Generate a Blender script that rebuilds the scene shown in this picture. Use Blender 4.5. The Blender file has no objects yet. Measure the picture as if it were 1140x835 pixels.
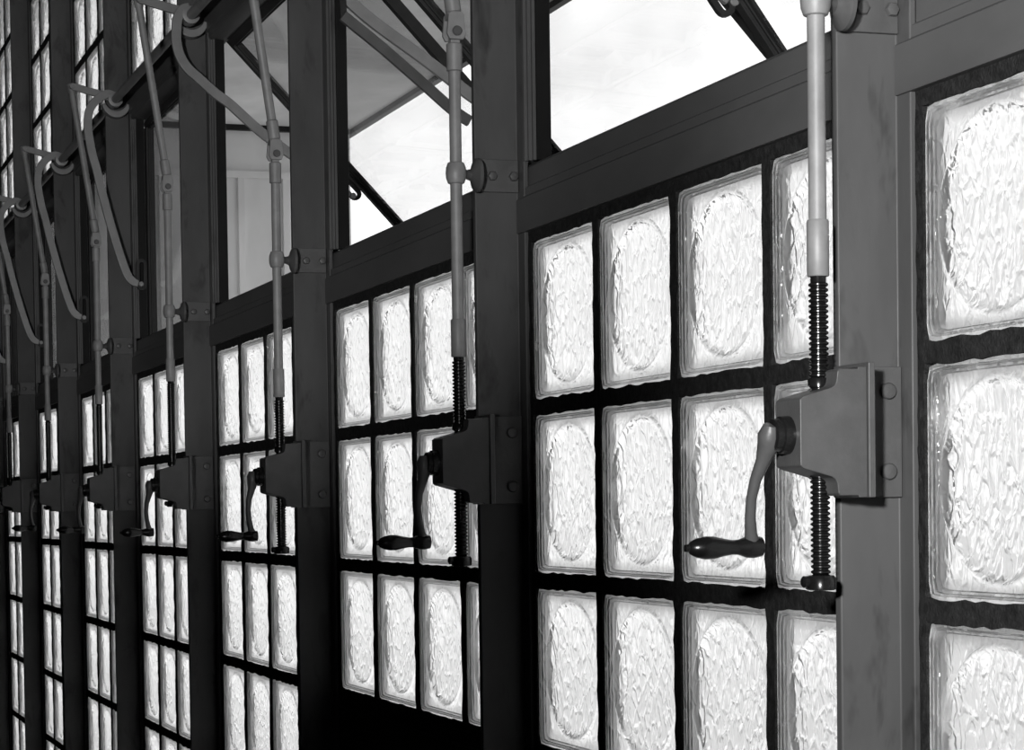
import bpy, math, random
from mathutils import Matrix, Vector

random.seed(7)
S = bpy.context.scene
COL = S.collection
PI = math.pi

# ------------------------------------------------------------------ layout (metres)
# x: through the glass wall (room is x < 0, outdoors is x > 0); y: along the wall; z: up (camera height = 0)
BAY, Y0 = 0.91, 1.5929
FLOOR, CEIL = -1.25, 2.02
PW, PH = 0.2123, 0.197          # glass block spacing
ROW0 = 0.2115                   # centre height of the top block row under the vents
def Y(k): return Y0 + k * BAY

# ------------------------------------------------------------------ materials
def nodes(name):
    m = bpy.data.materials.new(name); m.use_nodes = True
    nt = m.node_tree; nt.nodes.clear()
    out = nt.nodes.new('ShaderNodeOutputMaterial')
    return m, nt, out

def N(nt, kind, **kw):
    n = nt.nodes.new(kind)
    for k, v in kw.items():
        if k in n.inputs: n.inputs[k].default_value = v
        else: setattr(n, k, v)
    return n

def g(v): return (v, v, v, 1)

def paint(name, lo, hi, rough=0.45, metal=0.0, scale=14, bump=0.05, bscale=180, spec=0.5, stretch=(1, 1, 1), smudge=0.0):
    m, nt, out = nodes(name)
    b = N(nt, 'ShaderNodeBsdfPrincipled', Roughness=rough, Metallic=metal)
    b.inputs['Specular IOR Level'].default_value = spec
    tc = N(nt, 'ShaderNodeTexCoord'); mp = N(nt, 'ShaderNodeMapping')
    mp.inputs['Scale'].default_value = stretch
    oi = N(nt, 'ShaderNodeObjectInfo')
    ad = N(nt, 'ShaderNodeVectorMath', operation='ADD')
    mu = N(nt, 'ShaderNodeMath', operation='MULTIPLY'); mu.inputs[1].default_value = 31.0
    nt.links.new(oi.outputs['Random'], mu.inputs[0])
    nt.links.new(tc.outputs['Object'], mp.inputs['Vector'])
    nt.links.new(mp.outputs[0], ad.inputs[0]); nt.links.new(mu.outputs[0], ad.inputs[1])
    no = N(nt, 'ShaderNodeTexNoise', Scale=scale, Detail=5.0, Roughness=0.6)
    nt.links.new(ad.outputs[0], no.inputs['Vector'])
    cr = N(nt, 'ShaderNodeValToRGB')
    cr.color_ramp.elements[0].position = 0.3; cr.color_ramp.elements[0].color = g(lo)
    cr.color_ramp.elements[1].position = 0.7; cr.color_ramp.elements[1].color = g(hi)
    nt.links.new(no.outputs['Fac'], cr.inputs[0])
    if smudge:                                  # rubbed, dirty patches in the paint
        n3 = N(nt, 'ShaderNodeTexNoise', Scale=24.0, Detail=4.0, Roughness=0.65, Distortion=0.4)
        nt.links.new(ad.outputs[0], n3.inputs['Vector'])
        m3 = N(nt, 'ShaderNodeMapRange'); m3.inputs['From Min'].default_value = 0.55; m3.inputs['From Max'].default_value = 0.70
        m3.inputs['To Min'].default_value = 1.0; m3.inputs['To Max'].default_value = 1.0 - smudge
        nt.links.new(n3.outputs['Fac'], m3.inputs['Value'])
        sc = N(nt, 'ShaderNodeVectorMath', operation='SCALE')
        nt.links.new(cr.outputs[0], sc.inputs[0]); nt.links.new(m3.outputs[0], sc.inputs['Scale'])
        nt.links.new(sc.outputs[0], b.inputs['Base Color'])
    else:
        nt.links.new(cr.outputs[0], b.inputs['Base Color'])
    if bump:
        n2 = N(nt, 'ShaderNodeTexNoise', Scale=bscale, Detail=3.0)
        nt.links.new(ad.outputs[0], n2.inputs['Vector'])
        bp = N(nt, 'ShaderNodeBump', Strength=bump, Distance=0.002)
        nt.links.new(n2.outputs['Fac'], bp.inputs['Height']); nt.links.new(bp.outputs[0], b.inputs['Normal'])
    nt.links.new(b.outputs[0], out.inputs[0])
    return m

STEEL = paint('painted_steel_post', 0.046, 0.080, 0.34, scale=7, bump=0.06, spec=0.1, stretch=(1, 1, .35), smudge=0.45)
BEAM = paint('painted_steel_beam', 0.06, 0.085, 0.5, scale=9, bump=0.06, spec=0.12, stretch=(1, .4, 1))
GEAR = paint('painted_cast_iron', 0.05, 0.072, 0.4, scale=30, bump=0.12, bscale=260, spec=0.3)
ROD = paint('painted_rod', 0.13, 0.19, 0.5, metal=0.0, scale=40, bump=0.05)
LEVER = paint('painted_lever', 0.12, 0.17, 0.45, scale=20, bump=0.05)
THREAD = paint('black_oiled_steel', 0.004, 0.008, 0.22, metal=0.0, spec=0.3, scale=60, bump=0.0)
CRANKM = paint('black_crank_iron', 0.005, 0.009, 0.25, metal=0.0, scale=50, bump=0.04)
MORTAR = paint('black_mortar', 0.006, 0.022, 0.9, scale=130, bump=0.9, bscale=420, spec=0.15)
FRAME = paint('dark_window_frame', 0.03, 0.045, 0.5, scale=20, bump=0.05)
SASHM = paint('sash_steel', 0.014, 0.024, 0.5, scale=20, bump=0.05, spec=0.15)
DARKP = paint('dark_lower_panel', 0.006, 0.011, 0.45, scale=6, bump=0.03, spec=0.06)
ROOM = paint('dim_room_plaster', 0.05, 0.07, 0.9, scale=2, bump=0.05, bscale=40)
FLOORM = paint('dark_rubber_floor', 0.03, 0.045, 0.7, scale=5, bump=0.05)
SOFFIT = paint('stained_soffit_plaster', 0.34, 0.72, 0.95, scale=1.1, bump=0.1, bscale=20, stretch=(1, .5, 1))
RENDERW = paint('painted_board_wall', 0.6, 0.8, 0.9, scale=1.6, bump=0.1, bscale=20, stretch=(1, 1, .5))
BEDDING = paint('white_bedding_coat', 0.75, 0.85, 0.9, bump=0.0)
BLOCKER = paint('dark_light_blocker', 0.05, 0.08, 0.95, scale=3, bump=0.1, bscale=20)
PAVING = paint('pale_paving', 0.6, 0.7, 0.95, scale=1.5, bump=0.1, bscale=20)

def thin_fresnel(nt, ior):
    fr = N(nt, 'ShaderNodeFresnel'); ge = N(nt, 'ShaderNodeNewGeometry')
    mr = N(nt, 'ShaderNodeMapRange'); mr.inputs['To Min'].default_value = ior; mr.inputs['To Max'].default_value = 1 / ior
    nt.links.new(ge.outputs['Backfacing'], mr.inputs['Value']); nt.links.new(mr.outputs[0], fr.inputs['IOR'])
    return fr

def block_front():
    m, nt, out = nodes('pressed_glass_face')
    tc = N(nt, 'ShaderNodeTexCoord'); oi = N(nt, 'ShaderNodeObjectInfo')
    mu = N(nt, 'ShaderNodeMath', operation='MULTIPLY'); mu.inputs[1].default_value = 57.0
    ad = N(nt, 'ShaderNodeVectorMath', operation='ADD')
    nt.links.new(oi.outputs['Random'], mu.inputs[0])
    mp = N(nt, 'ShaderNodeMapping'); mp.inputs['Scale'].default_value = (1, 1, .5)
    nt.links.new(tc.outputs['Object'], ad.inputs[0]); nt.links.new(mu.outputs[0], ad.inputs[1])
    nt.links.new(ad.outputs[0], mp.inputs['Vector'])
    n1 = N(nt, 'ShaderNodeTexNoise', Scale=60.0, Detail=3.0, Roughness=0.55, Distortion=0.6)
    nt.links.new(mp.outputs[0], n1.inputs['Vector'])
    wq = N(nt, 'ShaderNodeVectorMath', operation='SCALE'); wq.inputs['Scale'].default_value = 0.014
    nt.links.new(n1.outputs['Color'], wq.inputs[0])
    wa = N(nt, 'ShaderNodeVectorMath', operation='ADD')
    nt.links.new(mp.outputs[0], wa.inputs[0]); nt.links.new(wq.outputs[0], wa.inputs[1])
    vo = N(nt, 'ShaderNodeTexVoronoi', Scale=85.0); vo.feature = 'DISTANCE_TO_EDGE'
    nt.links.new(wa.outputs[0], vo.inputs['Vector'])
    vr = N(nt, 'ShaderNodeMapRange'); vr.interpolation_type = 'SMOOTHSTEP'
    vr.inputs['From Max'].default_value = 0.22; vr.inputs['To Max'].default_value = 0.55
    nt.links.new(vo.outputs['Distance'], vr.inputs['Value'])
    sm = N(nt, 'ShaderNodeMath', operation='ADD')
    nt.links.new(n1.outputs['Fac'], sm.inputs[0]); nt.links.new(vr.outputs[0], sm.inputs[1])
    # the hammering covers the lens, the moulded rim is nearly smooth
    sx = N(nt, 'ShaderNodeSeparateXYZ'); nt.links.new(tc.outputs['Object'], sx.inputs[0])
    ln = N(nt, 'ShaderNodeVectorMath', operation='LENGTH')
    cb = N(nt, 'ShaderNodeCombineXYZ')
    nt.links.new(sx.outputs['Y'], cb.inputs['Y']); nt.links.new(sx.outputs['Z'], cb.inputs['Z'])
    nt.links.new(cb.outputs[0], ln.inputs[0])
    mr = N(nt, 'ShaderNodeMapRange'); mr.inputs['From Min'].default_value = 0.074; mr.inputs['From Max'].default_value = 0.084
    mr.inputs['To Min'].default_value = 1.0; mr.inputs['To Max'].default_value = 0.35
    nt.links.new(ln.outputs['Value'], mr.inputs['Value'])
    hm = N(nt, 'ShaderNodeMath', operation='MULTIPLY')
    nt.links.new(sm.outputs[0], hm.inputs[0]); nt.links.new(mr.outputs[0], hm.inputs[1])
    bp = N(nt, 'ShaderNodeBump', Strength=1.0, Distance=0.0042)
    nt.links.new(hm.outputs[0], bp.inputs['Height'])
    tr = N(nt, 'ShaderNodeBsdfTranslucent', Color=g(0.96))
    gl = N(nt, 'ShaderNodeBsdfGlossy', Color=g(0.9), Roughness=0.12)
    fr = thin_fresnel(nt, 1.3)
    fm = N(nt, 'ShaderNodeMath', operation='MULTIPLY'); fm.inputs[1].default_value = 0.35
    nt.links.new(fr.outputs[0], fm.inputs[0])
    rf = N(nt, 'ShaderNodeBsdfRefraction', Color=g(0.98), Roughness=0.1, IOR=1.42)
    for n in (tr, gl, rf): nt.links.new(bp.outputs[0], n.inputs['Normal'])
    ay = N(nt, 'ShaderNodeMath', operation='ABSOLUTE'); az = N(nt, 'ShaderNodeMath', operation='ABSOLUTE')
    nt.links.new(sx.outputs['Y'], ay.inputs[0]); nt.links.new(sx.outputs['Z'], az.inputs[0])
    az2 = N(nt, 'ShaderNodeMath', operation='ADD'); az2.inputs[1].default_value = 0.0082
    nt.links.new(az.outputs[0], az2.inputs[0])
    mm = N(nt, 'ShaderNodeMath', operation='MAXIMUM'); nt.links.new(ay.outputs[0], mm.inputs[0]); nt.links.new(az2.outputs[0], mm.inputs[1])
    mf = N(nt, 'ShaderNodeMapRange'); mf.interpolation_type = 'SMOOTHSTEP'
    mf.inputs['From Min'].default_value = 0.076; mf.inputs['From Max'].default_value = 0.090; mf.inputs['To Min'].default_value = 0.58; mf.inputs['To Max'].default_value = 0.12
    nt.links.new(mm.outputs[0], mf.inputs['Value'])
    m0 = N(nt, 'ShaderNodeMixShader'); nt.links.new(mf.outputs[0], m0.inputs[0])
    nt.links.new(tr.outputs[0], m0.inputs[1]); nt.links.new(rf.outputs[0], m0.inputs[2])
    mx = N(nt, 'ShaderNodeMixShader')
    nt.links.new(fm.outputs[0], mx.inputs[0]); nt.links.new(m0.outputs[0], mx.inputs[1]); nt.links.new(gl.outputs[0], mx.inputs[2])
    nt.links.new(mx.outputs[0], out.inputs[0])
    return m

def clear(name, refl, tint=0.97):
    m, nt, out = nodes(name)
    tr = N(nt, 'ShaderNodeBsdfTransparent', Color=g(tint))
    gl = N(nt, 'ShaderNodeBsdfGlossy', Color=g(1.0), Roughness=0.02)
    fr = thin_fresnel(nt, 1.5)
    fm = N(nt, 'ShaderNodeMath', operation='MULTIPLY'); fm.inputs[1].default_value = refl
    nt.links.new(fr.outputs[0], fm.inputs[0])
    mx = N(nt, 'ShaderNodeMixShader')
    nt.links.new(fm.outputs[0], mx.inputs[0]); nt.links.new(tr.outputs[0], mx.inputs[1]); nt.links.new(gl.outputs[0], mx.inputs[2])
    nt.links.new(mx.outputs[0], out.inputs[0])
    return m

GFRONT = block_front()
GBACK = clear('clear_glass_back', 0.5)
PANE = clear('window_glass', 1.0, 0.98)

# ------------------------------------------------------------------ mesh builder
class MB:
    def __init__(s, off=(0, 0, 0)):
        s.v, s.f, s.mi = [], [], []; s.off = Vector(off)
    def add(s, vs, fs, mi=0):
        b = len(s.v); s.v += [Vector(p) - s.off for p in vs]; s.f += [[b + i for i in f] for f in fs]; s.mi += [mi] * len(fs)
        return s
    def box(s, x0, x1, y0, y1, z0, z1):
        return s.add([(x0, y0, z0), (x1, y0, z0), (x1, y1, z0), (x0, y1, z0), (x0, y0, z1), (x1, y0, z1), (x1, y1, z1), (x0, y1, z1)],
                     [(0, 3, 2, 1), (4, 5, 6, 7), (0, 1, 5, 4), (1, 2, 6, 5), (2, 3, 7, 6), (3, 0, 4, 7)])
    def prism_y(s, poly, y0, y1):            # poly: (x, z) outline, extruded along y
        n = len(poly)
        return s.add([(x, y0, z) for x, z in poly] + [(x, y1, z) for x, z in poly],
                     [list(range(n)), list(range(2 * n - 1, n - 1, -1))] + [((i + 1) % n, i, n + i, n + (i + 1) % n) for i in range(n)])
    def prism_z(s, poly, z0, z1):            # poly: (x, y)
        n = len(poly)
        return s.add([(x, y, z0) for x, y in poly] + [(x, y, z1) for x, y in poly],
                     [list(range(n - 1, -1, -1)), list(range(n, 2 * n))] + [(i, (i + 1) % n, n + (i + 1) % n, n + i) for i in range(n)])
    def sweep(s, path, sect):                # sect(i) -> ring of points, all equal length; ends capped
        rings = [sect(i) for i in range(len(path))]; n = len(rings[0])
        vs = [p for r in rings for p in r]; fs = []
        for i in range(len(rings) - 1):
            for j in range(n):
                a, b = i * n + j, i * n + (j + 1) % n
                fs.append((a, b, b + n, a + n))
        fs += [list(range(n - 1, -1, -1)), list(range(len(vs) - n, len(vs)))]
        return s.add(vs, fs)
    def tube(s, path, rad, n=14):
        P = [Vector(p) for p in path]
        R = rad if isinstance(rad, (list, tuple)) else [rad] * len(P)
        T = [(P[min(i + 1, len(P) - 1)] - P[max(i - 1, 0)]).normalized() for i in range(len(P))]
        up = Vector((0, 1, 0)) if abs(T[0].y) < 0.9 else Vector((1, 0, 0))
        def ring(i):
            a = T[i].cross(up).normalized(); b = a.cross(T[i]).normalized()
            return [P[i] + (a * math.cos(t) + b * math.sin(t)) * R[i] for t in (2 * PI * j / n for j in range(n))]
        return s.sweep(P, ring)
    def flat(s, path, width, thick, yc):     # flat bar bent in the x-z plane, thick along y
        P = [Vector((x, yc, z)) for x, z in path]
        W = width if isinstance(width, (list, tuple)) else [width] * len(P)
        T = [(P[min(i + 1, len(P) - 1)] - P[max(i - 1, 0)]).normalized() for i in range(len(P))]
        yv = Vector((0, thick / 2, 0))
        def ring(i):
            nrm = T[i].cross(Vector((0, 1, 0))).normalized() * W[i] / 2
            return [P[i] + nrm + yv, P[i] + nrm - yv, P[i] - nrm - yv, P[i] - nrm + yv]
        return s.sweep(P, ring)
    def lathe(s, o, axis, prof, n=20):       # prof: (t along axis, radius)
        o, ax = Vector(o), Vector(axis).normalized()
        up = Vector((0, 0, 1)) if abs(ax.z) < 0.9 else Vector((1, 0, 0))
        a = ax.cross(up).normalized(); b = ax.cross(a)
        def ring(i):
            t, r = prof[i]
            return [o + ax * t + (a * math.cos(q) + b * math.sin(q)) * max(r, 1e-5) for q in (2 * PI * j / n for j in range(n))]
        return s.sweep(prof, ring)
    def mesh(s, name, mats, smooth=True):
        me = bpy.data.meshes.new(name)
        me.from_pydata([tuple(v) for v in s.v], [], s.f)
        for m in mats: me.materials.append(m)
        for p, i in zip(me.polygons, s.mi): p.material_index = i
        import bmesh
        bm = bmesh.new(); bm.from_mesh(me); bmesh.ops.recalc_face_normals(bm, faces=bm.faces); bm.to_mesh(me); bm.free()
        if smooth:
            me.polygons.foreach_set('use_smooth', [True] * len(me.polygons))
            try: me.set_sharp_from_angle(angle=math.radians(38))
            except Exception: pass
        return me

def link(name, me, parent=None, loc=(0, 0, 0), bevel=0):
    o = bpy.data.objects.new(name, me); COL.objects.link(o); o.location = loc
    if parent: o.parent = parent
    if bevel:
        b = o.modifiers.new('edge', 'BEVEL'); b.width = bevel; b.segments = 2; b.limit_method = 'ANGLE'; b.angle_limit = math.radians(40)
        b.harden_normals = True
    return o

def put(name, mb, mat, parent=None, loc=(0, 0, 0), bevel=0, smooth=True):
    return link(name, mb.mesh(name, mat if isinstance(mat, list) else [mat], smooth), parent, loc, bevel)

def empty(name, loc):
    o = bpy.data.objects.new(name, None); COL.objects.link(o); o.location = loc; o.empty_display_size = 0.05
    return o

def tag(o, label=None, cat=None, group=None, kind=None):
    if label: o['label'] = label
    if cat: o['category'] = cat
    if group: o['group'] = group
    if kind: o['kind'] = kind
    return o

def copy_tree(o, parent=None):
    c = o.copy(); COL.objects.link(c)
    if parent: c.parent = parent
    for ch in list(o.children): copy_tree(ch, c)
    return c

ORD = ['first', 'second', 'third', 'fourth', 'fifth', 'sixth', 'seventh', 'eighth']
def post_words(k):
    return ['the large steel post at the right', 'the second steel post from the right', 'the third steel post from the right',
            'the fourth steel post from the right', 'the fifth steel post from the right', 'the sixth steel post from the right',
            'the seventh steel post from the right', 'the eighth steel post from the right'][k]
def bay_words(k):
    return 'right of the large right-hand post' if k < 0 else 'between the %s and %s posts from the right' % (ORD[k], ORD[k + 1])

# ------------------------------------------------------------------ steel posts (T section: web into the room, flange on the glass)
SEC = [(-.0577, 0), (-.006, 0), (-.006, -.021), (.0, -.021), (.0, .031), (-.006, .031), (-.006, .010), (-.0577, .010)]
post_me = MB().prism_z(SEC[::-1], 0, CEIL - FLOOR).mesh('steel_post', [STEEL])
post_txt = ['broad grey painted steel post with dark smudges, the largest one',
            'grey painted steel post with soft glints, second from the right',
            'grey painted steel post with the bright vent sky on its right, third from the right',
            'grey painted steel post behind the long open curved lever, fourth from the right',
            'dim grey steel post below a curved lever hub, fifth from the right',
            'dark steel post in shadow, sixth from the right',
            'very dark steel post, seventh from the right near the left edge',
            'almost black steel post cut off by the left edge of the picture']
for k in range(8):
    o = link('steel_post', post_me, loc=(0, Y(k), FLOOR), bevel=.0016)
    tag(o, post_txt[k], 'steel post', 'steel posts along the glass wall')

# ------------------------------------------------------------------ glass blocks
def block_mesh():
    A, B = .0988, .0906; RA, RB = .0875, .0790; n = 88
    def rrect(inset, rc):
        a, b = A - inset, B - inset; out = []
        for j in range(n):
            t = 2 * PI * (j + .5) / n; c, s_ = math.cos(t), math.sin(t)
            # ray from the centre against a rounded rectangle
            lo, hi = 0, .2
            for _ in range(40):
                m = (lo + hi) / 2; y, z = abs(c * m), abs(s_ * m)
                dy, dz = max(y - (a - rc), 0), max(z - (b - rc), 0)
                inside = y <= a and z <= b and (dy * dy + dz * dz <= rc * rc)
                if inside: lo = m
                else: hi = m
            out.append((c * lo, s_ * lo))
        return out
    def ell(d, q=1.0): return [((RA - d) * q * math.cos(2 * PI * (j + .5) / n), (RB - d) * q * math.sin(2 * PI * (j + .5) / n)) for j in range(n)]
    half = [(y * .5 + y2 * .5, z * .5 + z2 * .5) for (y, z), (y2, z2) in zip(rrect(.0088, .010), ell(0))]
    rings = [(rrect(0, .008), .034), (rrect(0, .008), .004), (rrect(.0008, .008), .0014), (rrect(.0024, .008), .0003), (rrect(.0036, .008), .0002),
             (rrect(.0042, .008), .0020), (rrect(.0054, .008), .0024), (rrect(.0060, .008), .0044), (rrect(.0078, .009), .0050), (rrect(.0088, .010), .0066),
             (half, .0066), (ell(0), .0062), (ell(.0014), .0048), (ell(.0030), .0046), (ell(.0044), .0054), (ell(.0062), .0072),
             (ell(.0095), .0086), (ell(.0130), .0090), (ell(.019), .0093), (ell(0, .6), .0102), (ell(0, .4), .0112), (ell(0, .18), .0116), (ell(0, .004), .0117)]
    m = MB(); vs = []; fs = []; mi = []
    for pts, x in rings: vs += [(x, y, z) for y, z in pts]
    for i in range(len(rings) - 1):
        for j in range(n):
            a, b = i * n + j, i * n + (j + 1) % n
            fs.append((a, b, b + n, a + n)); mi.append(2 if i == 0 else 0)
    fs.append(list(range((len(rings) - 1) * n, len(rings) * n))); mi.append(0)
    fs.append(list(range(n - 1, -1, -1))); mi.append(1)
    m.add(vs, fs); m.mi = mi
    return m.mesh('glass_block', [GFRONT, GBACK, BEDDING])
BLOCK = block_mesh()

def joint_grid(name, nrow, z_first, ph, z_top, z_bot):
    """black mortar lattice of one panel; y runs from the far post (0) towards the near one (-BAY)."""
    def axis(intervals):
        pts = [intervals[0][0]]; hole = []
        for a, b, h in intervals:
            k = 14 if h else 2
            for i in range(1, k + 1): pts.append(a + (b - a) * i / k); hole.append(h)
        return pts, hole
    def ivs(start, end, cs, half):
        out = []; p = start
        for c in cs: out += [(p, c - half, False), (c - half, c + half, True)]; p = c + half
        return out + [(p, end, False)]
    ya, hy = axis(ivs(.0205, .8788, [.1298 + j * PW for j in range(4)], .0975))
    ha = .0893 * ph / PH if ph < .195 else .0893
    za, hz = axis(ivs(-z_top, -z_bot, [-(z_first - i * ph) for i in range(nrow)], ha))
    idx = {}; vs = []; fs = []
    rnd = random.Random(5)
    def vid(i, j):
        if (i, j) not in idx:
            jy = jz = 0
            if 0 < i < len(ya) - 1 and 0 < j < len(za) - 1: jy, jz = rnd.uniform(-.0010, .0010), rnd.uniform(-.0013, .0013)
            idx[(i, j)] = len(vs); vs.append((-.0015 + rnd.uniform(-.0008, .0006), -(ya[i] + jy), -(za[j] + jz)))
        return idx[(i, j)]
    for i in range(len(ya) - 1):
        for j in range(len(za) - 1):
            if not (hy[i] and hz[j]): fs.append((vid(i, j), vid(i + 1, j), vid(i + 1, j + 1), vid(i, j + 1)))
    me = bpy.data.meshes.new(name); me.from_pydata(vs, [], fs); me.materials.append(MORTAR)
    if me.polygons[0].normal.x > 0: me.flip_normals()
    return me

def panel(k, me, nrow, z_first, ph, label, group, squash=1.0):
    root = link('glass_block_panel', me, loc=(0, Y(k + 1), 0))
    so = root.modifiers.new('depth', 'SOLIDIFY'); so.thickness = .03; so.offset = -1
    tag(root, label, 'glass block panel', group)
    for i in range(nrow):
        for j in range(4):
            b = link('glass_block', BLOCK, root, (0, -(.1298 + j * PW), z_first - i * ph))
            b.scale.z = squash
    return root

full = joint_grid('glass_block_panel', 7, ROW0, PH, .3145, FLOOR)
short = joint_grid('glass_block_panel', 3, ROW0, PH, .3145, -.30)
upper = joint_grid('glass_block_panel', 5, 1.068 + 4 * .19, .19, CEIL, .9758)
low_txt = {-1: 'lit glass block panel cut off by the right edge of the picture',
           0: 'large bright glass block panel behind the biggest crank, between the first two posts',
           1: 'short three-row glass block panel above a black lower panel',
           2: 'glass block panel under the vent that shows the grey outdoor wall',
           3: 'glass block panel between the fourth and fifth posts from the right, below the closed vent',
           4: 'narrow-looking glass block panel between the fifth and sixth posts from the right',
           5: 'thin sliver of glass block panel between the sixth and seventh posts from the right',
           6: 'thinnest sliver of glass block panel low down at the left edge'}
for k in range(-1, 7):
    if k == 1: panel(k, short, 3, ROW0, PH, low_txt[k], 'lower glass block panels')
    else: panel(k, full, 7, ROW0, PH, low_txt[k], 'lower glass block panels')
up_txt = {3: 'high glass block panel seen through the curved levers beside the fourth post',
          4: 'high glass block panel above the vents between the fifth and sixth posts from the right',
          5: 'high glass block panel above the vents between the sixth and seventh posts from the right',
          6: 'high glass block panel touching the upper left edge of the picture'}
for k in range(3, 7): panel(k, upper, 5, 1.068 + 4 * .19, .19, up_txt[k], 'upper glass block panels', .963)

# black panel closing the bottom of the third bay
lp = put('lower_panel', MB((0, Y(2), FLOOR)).box(-.004, .03, Y(1) + .0315, Y(2) - .0215, FLOOR, -.3005), DARKP, loc=(0, Y(2), FLOOR), bevel=.002)
tag(lp, 'black steel panel under the short three-row glass blocks', 'panel')

# ------------------------------------------------------------------ sill beams, fixed window casings, head beams
sill_prof = [(-.0085, .3135), (-.0085, .352), (-.0045, .3545), (-.0045, .364), (.001, .3665), (.002, .388), (.006, .392), (.022, .397), (.03, .397), (.03, .3135)]
def along(name, prof, mat, bevel=.001):
    return MB().prism_y(prof, -BAY + .011, -.001).mesh(name, [mat])
sill_me = along('sill_beam', sill_prof, BEAM)
head_prof = [(-.0085, .975), (-.0085, .905), (-.004, .902), (-.004, .893), (.0, .890), (.026, .886), (.03, .886), (.03, .975)]
head_me = along('head_beam', head_prof, BEAM)
for k in range(-1, 7):
    o = link('sill_beam', sill_me, loc=(0, Y(k + 1), 0), bevel=.0008)
    tag(o, ['grey stepped steel sill beam running off the right edge', 'wide grey stepped sill beam under the white open vent, rising to the large right post',
            'dark sill beam under the vent with the diagonal levers and bright sky', 'dark sill beam under the vent showing the grey outdoor wall',
            'dark sill beam under the closed vent, fourth bay from the right', 'black sill beam between the fifth and sixth posts from the right',
            'black sill beam between the sixth and seventh posts from the right', 'black sill beam nearest the left edge'][k + 1], 'sill beam', 'sill beams under the vents')
    h = link('head_beam', head_me, loc=(0, Y(k + 1), 0), bevel=.0008)
    tag(h, 'steel head beam over the vent ' + bay_words(k), 'head beam', 'head beams over the vents')

JAMB = [(-.0062, -.0215), (-.0062, -.0260), (-.0025, -.0265), (-.0025, -.0300), (.0015, -.0305), (.0015, -.0345), (.0055, -.0350), (.0055, -.0215)]
REVEAL = [(.0056, -.0215), (.0056, -.0370), (.0225, -.0374), (.0225, -.0215)]  # inner jamb reveal, its shade put in as a near-black colour
def upright(name, prof, mat, y_of):
    return MB().prism_z([(x, y_of(y)) for x, y in prof], 0, .4945).mesh(name, [mat])
far_y = lambda y: y
near_y = lambda y: -BAY + .01 - y
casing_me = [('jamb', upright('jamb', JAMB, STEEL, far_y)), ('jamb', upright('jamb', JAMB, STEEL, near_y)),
             ('dark_reveal', upright('dark_reveal', REVEAL, DARKP, far_y)), ('dark_reveal', upright('dark_reveal', REVEAL, DARKP, near_y))]
for k in range(-1, 7):
    w = empty('window_%d' % (k + 2), (0, Y(k + 1), .394)); tag(w, kind='structure')
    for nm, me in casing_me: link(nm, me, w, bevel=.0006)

# ------------------------------------------------------------------ vent sashes (hinged at the top, swing outwards)
SL, SWF, SWN = .502, .043, .857       # height, far and near edge distance from the far post
def make_sash():
    root = empty('vent_sash', (0, 0, 0))
    m = MB(); t = .016; d0, d1 = -.001, .017
    yo, yi = (-SWF, -SWN), (-SWF - t, -SWN + t)
    def ring(x, y1, y2, z1, z2): return [(x, y1, z1), (x, y2, z1), (x, y2, z2), (x, y1, z2)]
    rings = [ring(d0, yo[0], yo[1], -.002, -SL), ring(d0, yi[0], yi[1], -.002 - t, -SL + t),
             ring(.004, yi[0], yi[1], -.002 - t, -SL + t), ring(.004, yi[0] - .004, yi[1] + .004, -.006 - t, -SL + t + .004),
             ring(.012, yi[0] - .004, yi[1] + .004, -.006 - t, -SL + t + .004), ring(.012, yi[0], yi[1], -.002 - t, -SL + t),
             ring(d1, yi[0], yi[1], -.002 - t, -SL + t), ring(d1, yo[0], yo[1], -.002, -SL)]
    vs = [p for r in rings for p in r]; fs = []
    for i in range(8):
        for j in range(4):
            a, b = i * 4 + j, i * 4 + (j + 1) % 4; c, d = ((i + 1) % 8) * 4 + (j + 1) % 4, ((i + 1) % 8) * 4 + j
            fs.append((a, b, c, d))
    m.add(vs, fs)
    put('sash_frame', m, SASHM, root, bevel=.0008, smooth=False)
    p = MB().box(.006, .010, yi[1] + .004, yi[0] - .004, -SL + t + .004, -.006 - t)
    put('glass_pane', p, PANE, root, smooth=False)
    # slotted track for the lever, on the room side of the far stile near the bottom
    tk = MB(); yc = -SWF - .008
    out_, in_ = [], []
    for cz, a0 in ((-.325, 0), (-.372, PI)):
        for i in range(9):
            a = a0 + PI * i / 8
            out_.append((-.016 + .012 * math.cos(a), cz + .012 * math.sin(a))); in_.append((-.016 + .0045 * math.cos(a), cz + .0045 * math.sin(a)))
    n = len(out_); vs = []
    for y in (yc - .004, yc + .004): vs += [(x, y, z) for x, z in out_] + [(x, y, z) for x, z in in_]
    fs = []
    for j in range(n):
        q = (j + 1) % n
        fs += [(j, q, n + q, n + j), (2 * n + j, 3 * n + j, 3 * n + q, 2 * n + q), (j, 2 * n + j, 2 * n + q, q), (n + j, n + q, 3 * n + q, 3 * n + j)]
    tk.add(vs, fs)
    put('slotted_track', tk, SASHM, root)
    return root
sash0 = make_sash()
ANG = {-1: 34, 0: 36.5, 1: 43, 2: 43.5, 3: 0, 4: 0, 5: 0, 6: 0}
sash_txt = {-1: 'open vent sash above the beam at the right edge', 0: 'open vent sash whose frame corner pokes down at top beside the large right post',
            1: 'steel vent sash standing steeply open against bright sky, near the second post', 2: 'open vent sash with a thin dark stile in front of the grey outdoor wall',
            3: 'closed dark-glazed vent sash reflecting a lever end, left of the fourth post', 4: 'closed dark vent sash between the fifth and sixth posts from the right',
            5: 'closed black vent sash between the sixth and seventh posts from the right', 6: 'closed black vent sash at the left edge'}
for k in range(-1, 7):
    o = sash0 if k == -1 else copy_tree(sash0)
    o.location = (.0245, Y(k + 1), .8845); o.rotation_euler = (0, -math.radians(ANG[k]), 0)
    tag(o, sash_txt[k], 'vent window', 'vent sashes over the glass blocks')

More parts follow.
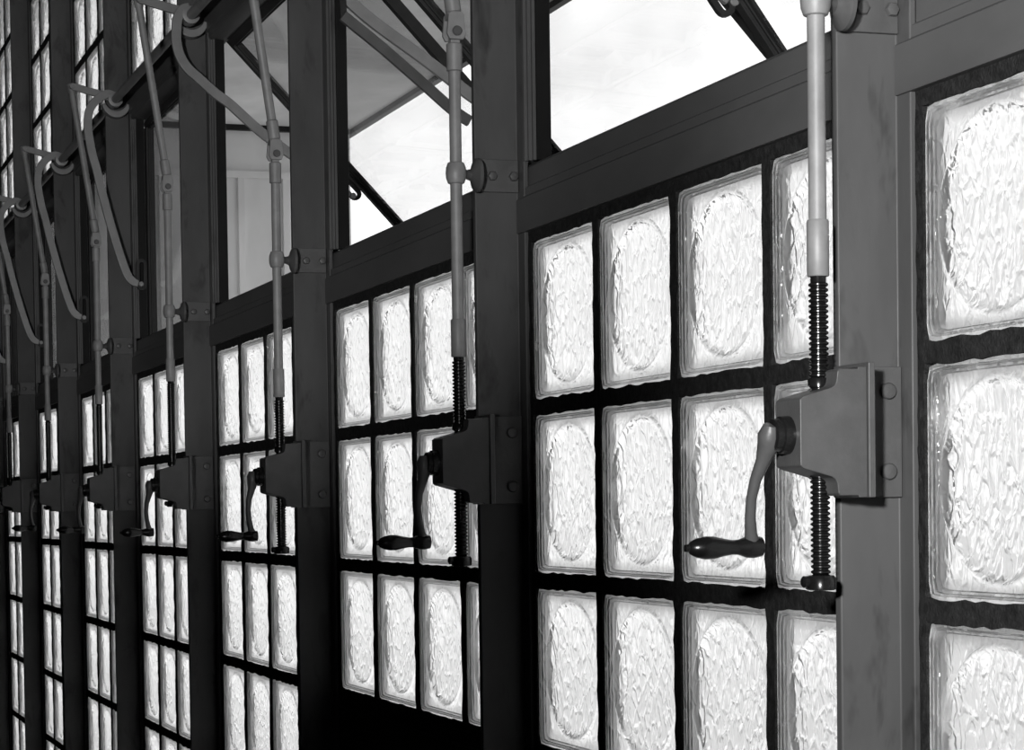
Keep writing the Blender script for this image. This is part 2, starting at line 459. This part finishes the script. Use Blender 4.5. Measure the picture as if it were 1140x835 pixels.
# ------------------------------------------------------------------ crank operators (gearbox, screw, rod, guide), one per post
RX, RY, GY, GZ = -.0895, -.030, -.035, .0508   # rod axis, gearbox centre
def bolt_mb(x, z, y, r=.0062):
    m = MB()
    return m.lathe((x, y, z), (0, -1, 0), [(0, r), (.0028, r), (.0042, r * .86), (.0048, r * .5), (.005, 0)], 6 if r < .006 else 16)
def make_operator(shift):
    root = empty('crank_operator', (0, 0, 0))
    # angle bracket bolted to the web
    br = MB().prism_z([(-.0068, -.0002), (-.0577, -.0002), (-.0625, -.0002), (-.0625, -.058), (-.057, -.058), (-.057, -.006), (-.0068, -.006)], .0035, .1045)
    pl = put('mounting_bracket', br, GEAR, root, bevel=.0008)
    for z in (.0855, .0235): put('bolt', bolt_mb(-.0195, z, -.006, .0065), GEAR, pl)
    # gearbox: tapered body with flared lugs and a rim
    y0, y1 = GY - .021, GY + .021
    half = [(-.118, .0245), (-.1155, .0266), (-.0925, .0330), (-.0895, .0348), (-.0880, .0378), (-.0870, .0455), (-.0850, .0472), (-.0705, .0472), (-.0700, .0488), (-.0628, .0488)]
    prof = [(x, .0523 - h) for x, h in half] + [(x, .0523 + h) for x, h in half[::-1]]
    gb = put('gear_housing', MB().prism_y(prof, y0, y1), GEAR, root, bevel=.0022)
    put('crank_boss', MB().lathe((-.1175, GY, GZ), (-1, 0, 0), [(0, .0145), (.008, .0140), (.009, .0125), (.0135, .0120), (.0145, .0105)], 24), CRANKM, gb)
    put('screw_collar', MB().lathe((RX, RY, .088), (0, 0, 1), [(0, .0086), (.005, .0086), (.006, .008), (.006, .0065)], 20), THREAD, gb)
    # crank
    cr = empty('crank', (-.131, GY, GZ)); cr.parent = root
    arm = MB()
    pth = [(-.002, 0, .008), (-.0022, 0, 0), (-.0022, 0, -.008), (-.0045, 0, -.020), (-.0085, 0, -.035), (-.0098, 0, -.050), (-.0085, 0, -.065), (-.006, 0, -.078), (-.003, 0, -.0885), (-.002, 0, -.096)]
    arm.tube(pth, [.0058, .0090, .0082, .0056, .0044, .0040, .0042, .0048, .0066, .005], 14)
    arm_o = put('crank_arm', arm, GEAR, cr)
    put('crank_handle', MB().lathe((.004, 0, -.089), (-1, 0, 0), [(0, .0075), (.006, .0085), (.012, .0082), (.019, .0058), (.024, .0056), (.031, .0068), (.039, .0086), (.046, .0088), (.053, .0074), (.058, .005), (.0595, .003), (.0625, .0028), (.0635, .0005)], 20), CRANKM, cr)
    # screw with thread rings
    prof = []; z = -.054
    while z < .165: prof += [(z, .0058), (z + .0012, .0076), (z + .0024, .0076), (z + .0036, .0058)]; z += .0040
    prof += [(z, .0060), (.192, .0060)]
    sc = put('screw_rod', MB().lathe((RX, RY, 0), (0, 0, 1), prof, 14), THREAD, root, (0, 0, shift))
    put('end_nut', MB().lathe((RX, RY, -.066), (0, 0, 1), [(0, .010), (.001, .0115), (.0085, .0118), (.011, .010), (.012, .006)], 18)
        .lathe((RX - .0105, RY, -.0595), (-1, 0, 0), [(0, .0045), (.004, .0045), (.0052, .003)], 12), THREAD, sc)
    put('rod_sleeve', MB().lathe((RX, RY, .170), (0, 0, 1), [(0, .0078), (.001, .0085), (.041, .0085), (.0425, .0078), (.0425, .006)], 20), ROD, root, (0, 0, shift))
    pr = put('pull_rod', MB().lathe((RX, RY, .212), (0, 0, 1), [(0, .0068), (.278, .0068), (.279, .0090), (.308, .0090), (.3095, .0078)], 20), ROD, root, (0, 0, shift))
    # universal joint
    uj = MB(); uz = .5345
    uj.prism_y([(RX - .011, uz - .004), (RX - .009, uz + .018), (RX - .006, uz + .021), (RX + .006, uz + .021), (RX + .009, uz + .018), (RX + .011, uz - .004), (RX + .008, uz - .010), (RX - .008, uz - .010)], RY - .011, RY - .006)
    uj.prism_y([(RX - .011, uz - .004), (RX - .009, uz + .018), (RX - .006, uz + .021), (RX + .006, uz + .021), (RX + .009, uz + .018), (RX + .011, uz - .004), (RX + .008, uz - .010), (RX - .008, uz - .010)], RY + .006, RY + .011)
    uj.box(RX - .009, RX + .009, RY - .0062, RY + .0062, uz + .0125, uz + .0205)
    ujo = put('universal_joint', uj, ROD, root, (0, 0, shift), bevel=.001)
    put('joint_tongue', MB().box(RX - .0055, RX + .0055, RY - .0052, RY + .0052, uz - .021, uz + .008), ROD, ujo, bevel=.001)
    put('joint_pin', MB().lathe((RX, RY - .0145, uz - .001), (0, 1, 0), [(0, .0045), (.001, .0055), (.029, .0055), (.030, .0045)], 14), GEAR, ujo)
    # sloping rod up to the lever
    top = (-.137, RY, .952 if shift > .04 else .90)
    base = (RX, RY, uz + .0206 + shift)
    dv = Vector(top) - Vector(base); L = dv.length
    ur = MB().lathe(base, dv, [(0, .0070), (.002, .0090), (.028, .0090), (.030, .0070), (L - .012, .0070), (L - .010, .0085), (L + .008, .0085), (L + .010, .006)], 18)
    put('upper_rod', ur, ROD, root)
    # guide bracket
    gp = put('guide_plate', MB().box(-.0585, -.0068, -.0052, -.0002, .3605, .3975), GEAR, root, bevel=.0008)
    for x in (-.0385, -.0130): put('bolt', bolt_mb(x, .3785, -.0052, .0058), GEAR, gp)
    put('guide_disc', MB().lathe((-.0592, -.020, .3765), (-1, 0, 0), [(0, .0192), (.0035, .0192), (.0055, .0165), (.0080, .0095), (.0105, .0062)], 28), GEAR, root)
    st = MB().tube([(-.0690, -.020, .3765), (-.075, -.023, .3765), (-.0815, -.0265, .3765)], [.0066, .0052, .0062], 14)
    put('guide_stem', st, GEAR, root)
    eye = [(.0105 * math.cos(a) * 1.0, .0085 + .0042 * math.cos(a)) for a in (PI - PI * i / 12 for i in range(13))]
    put('guide_eye', MB().lathe((RX, RY, .3765), (0, 0, 1), [(-.0120, .0080), (-.0112, .0094), (-.006, .0112), (0, .0117), (.006, .0112), (.0112, .0094), (.0120, .0080)], 24), ROD, root)
    return root
op_low, op_high = make_operator(0.0), make_operator(.075)
SHIFT = {0: 0, 1: 0, 2: 0, 3: 1, 4: 1, 5: 1, 6: 1, 7: 1}
first = {0: op_low, 1: op_high}; used = set()
op_txt = ['biggest crank gearbox and screw rod, lit grey, on the large post at the right',
          'dark crank gearbox with swollen handle and long rod on the second post from the right',
          'black crank gearbox with rod and jointed top on the third post from the right',
          'small crank gearbox with short screw on the fourth post from the right',
          'small crank gearbox with hidden handle on the fifth post from the right',
          'tiny dark crank gearbox on the sixth post from the right',
          'tiny black crank gearbox on the seventh post from the right',
          'black crank gearbox on the eighth post, at the left edge']
SWING = [20, 3, 2, 4, 6, -4, 3, 0]
for k in range(8):
    s = SHIFT[k]
    o = first[s] if s not in used else copy_tree(first[s]); used.add(s)
    o.location = (0, Y(k), 0)
    for c in o.children:
        if c.name.startswith('crank'): c.rotation_euler = (math.radians(SWING[k]), 0, 0)
    tag(o, op_txt[k], 'window crank', 'crank operators on the posts')

# ------------------------------------------------------------------ vent levers with hub, rod arm and torque shaft
def smooth_path(pts, n=5):
    out = []
    for i in range(len(pts) - 1):
        p0, p1, p2, p3 = pts[max(i - 1, 0)], pts[i], pts[i + 1], pts[min(i + 2, len(pts) - 1)]
        for q in range(n):
            t = q / n
            out.append(tuple(.5 * (2 * b + (c - a) * t + (2 * a - 5 * b + 4 * c - d) * t * t + (3 * b - a - 3 * c + d) * t ** 3) for a, b, c, d in zip(p0, p1, p2, p3)))
    return out + [pts[-1]]
LY = -.052
SHX, SHZ = -.043, .9265
CLOSED = [(-.046, .934), (-.062, .938), (-.0848, .9235), (-.101, .9002), (-.1055, .8681), (-.1023, .8342), (-.096, .7994), (-.0878, .7687), (-.0775, .7209), (-.0574, .6417), (-.0374, .5732), (-.0225, .5335), (-.010, .5195), (.001, .5155)]
OPEN4 = [(-.045, .940), (-.058, .936), (-.0675, .920), (-.0705, .900), (-.0705, .874), (-.0639, .8487), (-.0501, .8274), (-.0301, .8103), (.0018, .7831), (.0301, .7633), (.0864, .7151), (.1413, .6771), (.21, .633), (.258, .601)]
def turned(deg):
    a = math.radians(deg); c, s_ = math.cos(a), math.sin(a); o = []
    for x, z in OPEN4:
        dx, dz = x - SHX, z - SHZ; o.append((SHX + dx * c - dz * s_, SHZ + dx * s_ + dz * c))
    return o
OPEN3 = [(-.045, .945), (-.062, .940), (-.072, .920), (-.072, .892), (-.062, .860), (-.045, .832), (-.018, .801), (.0229, .7643), (.0629, .7329), (.13, .6891), (.1766, .6574), (.2179, .6275), (.262, .6)]
def make_lever(path, arm_end, with_stay=False):
    root = empty('window_lever', (0, 0, 0))
    P = smooth_path(path)
    put('curved_arm', MB().flat(P, [.0185] * (len(P) - 6) + [.0175, .0165, .0155, .015, .014, .012], .009, LY), LEVER, root, bevel=.0015)
    hub = put('hub', MB().lathe((SHX, LY - .008, SHZ), (0, 1, 0), [(0, .013), (.001, .0165), (.032, .0165), (.033, .013)], 22), LEVER, root)
    # U-shaped saddle that carries the shaft on the post
    n = 15; sad = []
    for i in range(n):
        a = math.radians(195 + 150 * i / (n - 1)); sad.append((SHX + .006 + .029 * math.cos(a), SHZ + .003 + .031 * math.sin(a)))
    put('bearing_saddle', MB().flat(sad, [.008 + .007 * math.sin(PI * i / (n - 1)) for i in range(n)], .026, -.016), LEVER, root, bevel=.002)
    put('rod_arm', MB().flat([(SHX, SHZ + .004), (-.075, SHZ + .3 * (arm_end[1] - SHZ) + .004), arm_end], [.02, .017, .015], .008, RY - .013), LEVER, root, bevel=.001)
    put('rod_pin', MB().lathe((arm_end[0], RY - .018, arm_end[1]), (0, 1, 0), [(0, .005), (.001, .0062), (.026, .0062), (.027, .005)], 14), LEVER, root)
    put('torque_shaft', MB().lathe((SHX, LY - .009, SHZ), (0, -1, 0), [(0, .0095), (.8295, .0095)], 18), LEVER, root)
    e = path[-1]
    put('end_roller', MB().lathe((e[0] + .006, LY - .006, e[1] - .001), (0, 1, 0), [(0, .0045), (.001, .0058), (.012, .0058), (.013, .0045)], 14), LEVER, root)
    if with_stay:
        B = smooth_path([(.010, .739), (.0223, .7294), (.0721, .6925), (.1322, .6445), (.1801, .6057), (.2075, .5890)])
        put('stay_bar', MB().flat(B, .0165, .009, LY - .012), GEAR, root, bevel=.0015)
        put('stay_link', MB().flat([(.013, .733), (.010, .779)], .010, .006, LY - .0075), SASHM, root, bevel=.001)
    return root
HI, LO = (-.137, .9535), (-.137, .902)
lev_closed = make_lever(CLOSED, HI)
lev_txt = ['curved vent lever at the top of the large post at the right', 'curved vent lever on the second post from the right, reaching out beside the sash corner',
           'flat grey vent lever with a parallel stay bar, on the third post from the right', 'long bright curved vent lever reaching out from the fourth post from the right',
           'hook-shaped vent lever hanging down beside the fifth post from the right', 'hook-shaped dim vent lever on the sixth post from the right',
           'hook-shaped dark vent lever on the seventh post, near the left edge', 'black vent lever on the eighth post, at the left edge']
for k in range(8):
    if k in (0, 1): o = make_lever(turned(-3.5), LO)
    elif k == 2: o = make_lever(OPEN3, LO, True)
    elif k == 3: o = make_lever(OPEN4, HI)
    else: o = lev_closed if k == 4 else copy_tree(lev_closed)
    o.location = (0, Y(k), 0)
    tag(o, lev_txt[k], 'lever', 'vent levers along the wall')

# ------------------------------------------------------------------ room shell
def shell(name, x0, x1, y0, y1, z0, z1, mat):
    c = ((x0 + x1) / 2, (y0 + y1) / 2, z0)
    return tag(put(name, MB(c).box(x0, x1, y0, y1, z0, z1), mat, loc=c, smooth=False), kind='structure')
shell('floor', -4.2, .06, -3, 9.1, FLOOR - .15, FLOOR, FLOORM)
shell('ceiling', -4.2, .06, -3, 9.1, CEIL, CEIL + .15, ROOM)
shell('wall_left', -4.35, -4.2, -3, 9.1, FLOOR - .15, CEIL + .15, ROOM)
shell('wall_back', -4.35, .06, -3.15, -3, FLOOR - .15, CEIL + .15, ROOM)
shell('wall_far', -4.35, .06, 9.1, 9.25, FLOOR - .15, CEIL + .15, ROOM)
shell('wall_right_near', .0, .06, -3, Y(-1) + .031, FLOOR, CEIL, ROOM)
shell('wall_right_far', .0, .06, Y(7) + .031, 9.1, FLOOR, CEIL, ROOM)
shell('wall_right_upper', .0, .06, Y(-1) + .031, Y(3) - .0205, .9755, CEIL, ROOM)

# ------------------------------------------------------------------ outdoors
shell('ground', -10, 40, -30, 60, FLOOR - .35, FLOOR - .2, PAVING)
shell('porch_soffit', .065, 2.0, -2.0, 11.1, 1.852, 2.02, SOFFIT)
shell('porch_end_wall', .065, 2.0, 10.9, 11.1, FLOOR - .2, 1.852, RENDERW)
shell('side_light_blocker', .065, 9, -2.2, -2.0, FLOOR - .2, 7, BLOCKER)  # unseen dark wall, added to keep side sky light off the posts
shell('trim_1', .065, 1.99, 10.88, 10.9, 1.60, 1.632, RENDERW)
shell('trim_8', 2.0, 2.03, -2.0, 11.1, 1.828, 2.02, DARKP)
shell('trim_7', .065, 1.99, 10.87, 10.9, 1.826, 1.852, SASHM)
for i, x in enumerate((.30, .68, 1.06, 1.44, 1.66)):
    shell('trim_%d' % (i + 2), x, x + .03, 10.885, 10.9, FLOOR - .2, 1.60, RENDERW)

# ------------------------------------------------------------------ light
w = bpy.data.worlds.new('overcast_sky'); S.world = w; w.use_nodes = True
nt = w.node_tree; nt.nodes.clear()
wo = nt.nodes.new('ShaderNodeOutputWorld'); bg = nt.nodes.new('ShaderNodeBackground')
bg.inputs['Strength'].default_value = 1.02
tc = nt.nodes.new('ShaderNodeTexCoord')
cl = nt.nodes.new('ShaderNodeTexNoise'); cl.inputs['Scale'].default_value = 5.0; cl.inputs['Detail'].default_value = 4.0; cl.inputs['Roughness'].default_value = 0.55
cr_ = nt.nodes.new('ShaderNodeValToRGB')                      # bright broken overcast
cr_.color_ramp.elements[0].position = .36; cr_.color_ramp.elements[0].color = g(0.95)
cr_.color_ramp.elements[1].position = .66; cr_.color_ramp.elements[1].color = g(1.9)
nt.links.new(tc.outputs['Generated'], cl.inputs['Vector']); nt.links.new(cl.outputs['Fac'], cr_.inputs[0]); nt.links.new(cr_.outputs[0], bg.inputs['Color'])
nt.links.new(bg.outputs[0], wo.inputs[0])

def spot(name, loc, target, power, half_deg, blend, radius):
    l = bpy.data.lights.new(name, 'SPOT'); l.energy = power; l.spot_size = math.radians(2 * half_deg); l.spot_blend = blend; l.shadow_soft_size = radius
    o = bpy.data.objects.new(name, l); COL.objects.link(o); o.location = loc
    o.rotation_euler = (Vector(target) - Vector(loc)).to_track_quat('-Z', 'Y').to_euler()
    return o
spot('work_lamp', (-1.02, .12, .20), (.0, 1.0, .15), 275, 24, .5, .045)
spot('upper_fill', (-2.4, -2.8, -.1), (-.05, 4.6, 2.05), 1050, 15.5, .35, .10)  # added fill, brightens the upper posts and cuts off lower down

# ------------------------------------------------------------------ camera (level lens with a rising front)
cam = bpy.data.cameras.new('camera'); co = bpy.data.objects.new('camera', cam); COL.objects.link(co)
F, yaw, pitch, roll, cy, D = 2546.68, .32448, -.03387, -.01381, 650.758, .86151
f = Vector((math.sin(yaw) * math.cos(pitch), math.cos(yaw) * math.cos(pitch), math.sin(pitch)))
r = Vector((math.cos(yaw), -math.sin(yaw), 0)); u = r.cross(f)
r2 = r * math.cos(roll) + u * math.sin(roll); u2 = -r * math.sin(roll) + u * math.cos(roll)
M = Matrix((r2, u2, -f)).transposed().to_4x4(); M.translation = Vector((-D, 0, 0))
co.matrix_world = M
cam.sensor_fit = 'HORIZONTAL'; cam.sensor_width = 36; cam.lens = F / 1140 * 36
cam.shift_y = (cy - 417.5) / 1140
cam.clip_start = .05; cam.clip_end = 200
S.camera = co
vs_ = S.view_settings
S.display_settings.display_device = 'sRGB'
vs_.view_transform = 'Standard'; vs_.look = 'None'; vs_.gamma = 1; vs_.exposure = 0; vs_.use_curve_mapping = False
